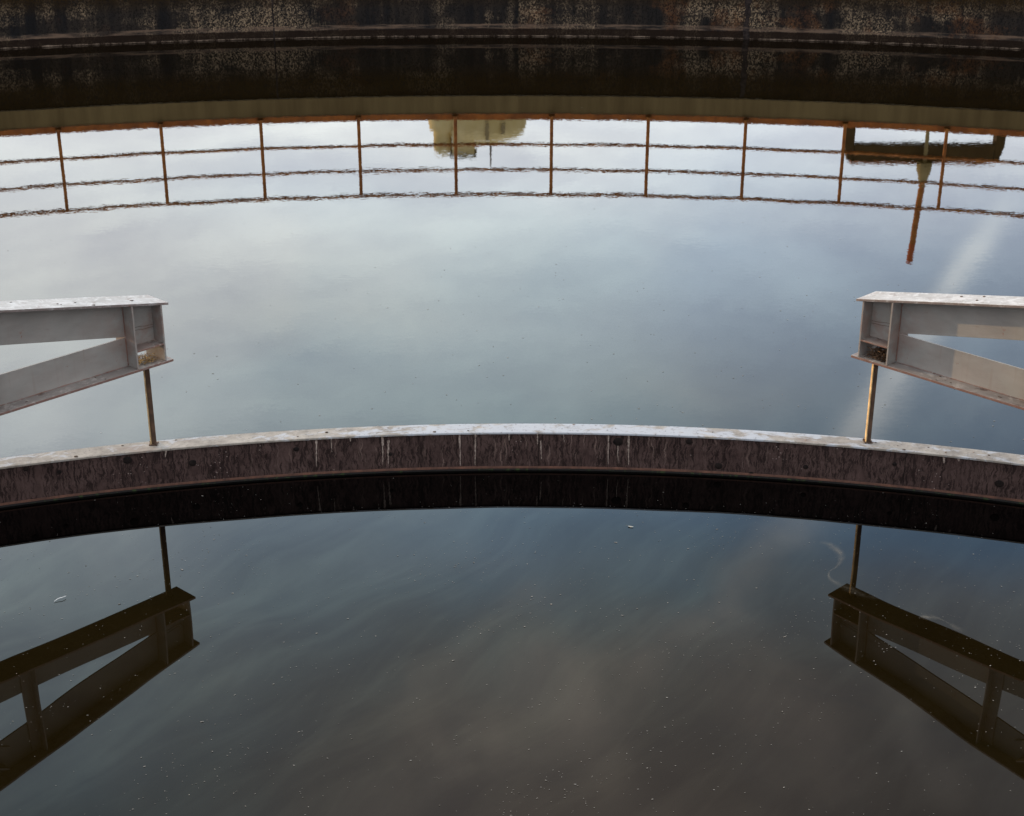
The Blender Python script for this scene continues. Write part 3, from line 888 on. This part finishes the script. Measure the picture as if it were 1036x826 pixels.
E0, E1 = 8., 44.
# soft uneven warp so the bands read as cloud
wa = n.scale(n.vmath('SUBTRACT', n.noise(D, 5.5, 4, .55, .3, col=True), (.5, .5, .5)), 1.)
wx, wy, wz = n.sep(wa)
elw = n.math('ADD', el, n.math('MULTIPLY', wx, 4.5))
azw = n.math('ADD', az, n.math('MULTIPLY', wy, 15.))
fe = n.mr(elw, E0, E1)
cols = []
for a_, (px, st) in SKY.items():
    stops = []
    for (y, c) in st:
        e = elof(px, y); r = fres(e)
        stops.append(((e - E0) / (E1 - E0), tuple(max(s2l(v) - m_, .001) / r / 4. for v, m_ in zip(c, MURK))))
    cols.append(n.ramp(fe, stops))
ks = list(SKY)
sky = cols[0]
for k_ in range(1, 5):
    sky = n.mix(n.mr(azw, ks[k_ - 1], ks[k_], 0, 1), sky, cols[k_])
# cloud texture
c1 = n.noise(n.mapping(D, (1, 1, 1.6)), 7., 6, .55, .5)
hz = n.math('MAXIMUM', sz, .05)
pc = n.comb(n.math('DIVIDE', sx, hz), n.math('DIVIDE', sy, hz), 0.)       # flat cloud deck
low_ = n.noise(n.mapping(pc, (.70, .85, 1), (1.3, .4, 0)), 1., 9, .62, .35)
def pcp(x, y):
    v = mdir(x, y); return v.x / v.z, v.y / v.z
def cang(p, q):
    a, b_ = pcp(*p), pcp(*q); return math.atan2(b_[1] - a[1], b_[0] - a[0])
A1 = cang((380, 790), (720, 610)); A2 = cang((560, 820), (760, 620)); A3 = cang((100, 340), (700, 300))
def streak(ang, sc_, off, d_, ro, di):
    v = n.mapping(pc, rot=(0, 0, -ang))
    return n.noise(n.mapping(v, sc_, off), 1., d_, ro, di)
cir = streak(A1, (1.6, 7.5, 1), (.2, 3.1, 0), 8, .62, .8)
cir2 = streak(A2, (3., 17., 1), (.7, 1.1, 0), 7, .64, .6)
hi_ = n.mr(el, 24, 31)
puff = n.noise(n.mapping(pc, (2.1, 1.5, 1), (4.3, 2.4, 0)), 1., 9, .66, .5)
mod = n.math('ADD', n.math('ADD', n.mr(low_, .38, .62, .88, 1.15), n.mr(puff, .42, .66, -.05, .10)), n.math('MULTIPLY', n.math('ADD', n.mr(cir, .46, .72, -.05, .20), n.mr(cir2, .47, .70, -.02, .17)), n.mr(hi_, 0, 1, .2, 1.1)))
# patch of clearer blue and wispy streaks
sky = n.mix(1., sky, n.comb(n.math('MULTIPLY', mod, 4.), n.math('MULTIPLY', mod, 4.), n.math('MULTIPLY', n.math('ADD', n.math('MULTIPLY', mod, .75), .25), 4.)), 'MULTIPLY')
# vapour trails / long cirrus bands: great circles through measured directions
def band(sky, p, q, wid, amp, col, wob=.012, lo=None, sc_=6.):
    a, b_ = mdir(*p), mdir(*q); nrm = a.cross(b_).normalized(); mid = (a + b_).normalized(); half = math.acos(a.dot(b_)) / 2
    dd = n.vmath('DOT_PRODUCT', D, tuple(nrm))
    dd = n.math('ADD', dd, n.math('MULTIPLY', n.math('SUBTRACT', n.noise(D, sc_, 3, .6), .5), wob))
    g = n.math('POWER', 2.718, n.math('MULTIPLY', n.math('MULTIPLY', dd, dd), -1. / (wid * wid)))
    along = n.vmath('DOT_PRODUCT', D, tuple(mid))
    en = n.mr(along, math.cos(half * 1.35), math.cos(half * .7), 0., 1., 'SMOOTHSTEP')
    tex = n.mr(n.noise(D, 22., 4, .6), .3, .7, .45, 1.25)
    f = n.math('MULTIPLY', n.math('MULTIPLY', g, en), n.math('MULTIPLY', tex, amp))
    return n.mix(f, sky, col)
K = 1.
sky = band(sky, (1012, 215), (862, 445), .0085, 1., (2.6, 2.85, 3.05), .02)
sky = band(sky, (945, 320), (862, 450), .016, .62, (2.6, 2.85, 3.05), .03)
sky = band(sky, (870, 440), (795, 550), .014, .38, (2.4, 2.6, 2.75), .03)
sky = band(sky, (800, 545), (690, 640), .013, .20, (3.1, 2.9, 2.6), .05, sc_=9)
sky = band(sky, (690, 630), (420, 760), .022, .20, (3.2, 2.9, 2.5), .07, sc_=9)
sky = band(sky, (560, 600), (400, 720), .012, .13, (3.2, 2.9, 2.5), .05, sc_=9)
sky = band(sky, (560, 640), (620, 820), .020, .14, (3.0, 2.6, 2.3), .07, sc_=9)
sky = band(sky, (720, 640), (860, 800), .030, .16, (3.0, 2.6, 2.3), .07, sc_=9)
sky = band(sky, (640, 690), (330, 840), .016, .16, (2.9, 2.6, 2.3), .07, sc_=11)
sky = band(sky, (880, 660), (960, 820), .016, .15, (2.6, 2.4, 2.2), .06, sc_=9)
# away from the mirrored part of the sky: plain soft overcast with warm glow to the west
gen = n.mix(n.mr(c1, .35, .65), (1.35, 1.42, 1.55), (2.0, 2.0, 2.0))
gen = n.mix(n.mr(n.vmath('DOT_PRODUCT', D, (math.sin(R(SUN_AZ)), math.cos(R(SUN_AZ)), .1)), .75, 1., 0, .6), gen, (3.2, 2.6, 1.9))
sky = n.mix(n.mr(el, 36, 50, 0, 1, 'SMOOTHSTEP'), sky, gen)
sky = n.mix(n.mr(n.math('ABSOLUTE', az), 24, 36, 0, 1, 'SMOOTHSTEP'), sky, gen)
bg = n.new('ShaderNodeBackground'); n.l.new(sky, bg.inputs[0]); bg.inputs[1].default_value = 1.0
nish = n.new('ShaderNodeTexSky'); nish.sky_type = 'NISHITA'; nish.sun_disc = False
nish.sun_elevation = R(SUN_EL); nish.sun_rotation = R(SUN_AZ)
bg2 = n.new('ShaderNodeBackground'); n.l.new(nish.outputs[0], bg2.inputs[0]); bg2.inputs[1].default_value = .05
ad = n.new('ShaderNodeMixShader'); ad.inputs[0].default_value = .06
n.l.new(bg.outputs[0], ad.inputs[1]); n.l.new(bg2.outputs[0], ad.inputs[2]); n.l.new(ad.outputs[0], out.inputs[0])
w.cycles.sampling_method = 'MANUAL'; w.cycles.sample_map_resolution = 512

ld = bpy.data.lights.new('sun', 'SUN'); ld.energy = 5.; ld.angle = R(.5); ld.color = (1., .66, .32)
lo = bpy.data.objects.new('sun', ld); C.objects.link(lo)
sd = Vector((math.sin(R(SUN_AZ)) * math.cos(R(SUN_EL)), math.cos(R(SUN_AZ)) * math.cos(R(SUN_EL)), math.sin(R(SUN_EL))))
lo.rotation_euler = (-sd).to_track_quat('-Z', 'Y').to_euler(); lo.location = sd * 40

# ------------------------------------------------------------------ camera
cd = bpy.data.cameras.new('camera'); cam = bpy.data.objects.new('camera', cd); C.objects.link(cam)
cd.sensor_fit = 'HORIZONTAL'; cd.sensor_width = 36.; cd.lens = FPX / 1036 * 36
cd.clip_start = .1; cd.clip_end = 5000
cam.location = (0, 0, CAM_H)
cam.rotation_mode = 'XYZ'
cam.matrix_world = Matrix.Translation((0, 0, CAM_H)) @ Matrix.Rotation(PI / 2 - PITCH, 4, 'X') @ Matrix.Rotation(.0012, 4, 'Z')
sc.camera = cam
sc.view_settings.view_transform = 'Standard'; sc.view_settings.look = 'None'; sc.view_settings.exposure = 0
sc.render.engine = 'CYCLES'
sc.cycles.max_bounces = 8; sc.cycles.caustics_reflective = False; sc.cycles.caustics_refractive = False
sc.cycles.use_denoising = True
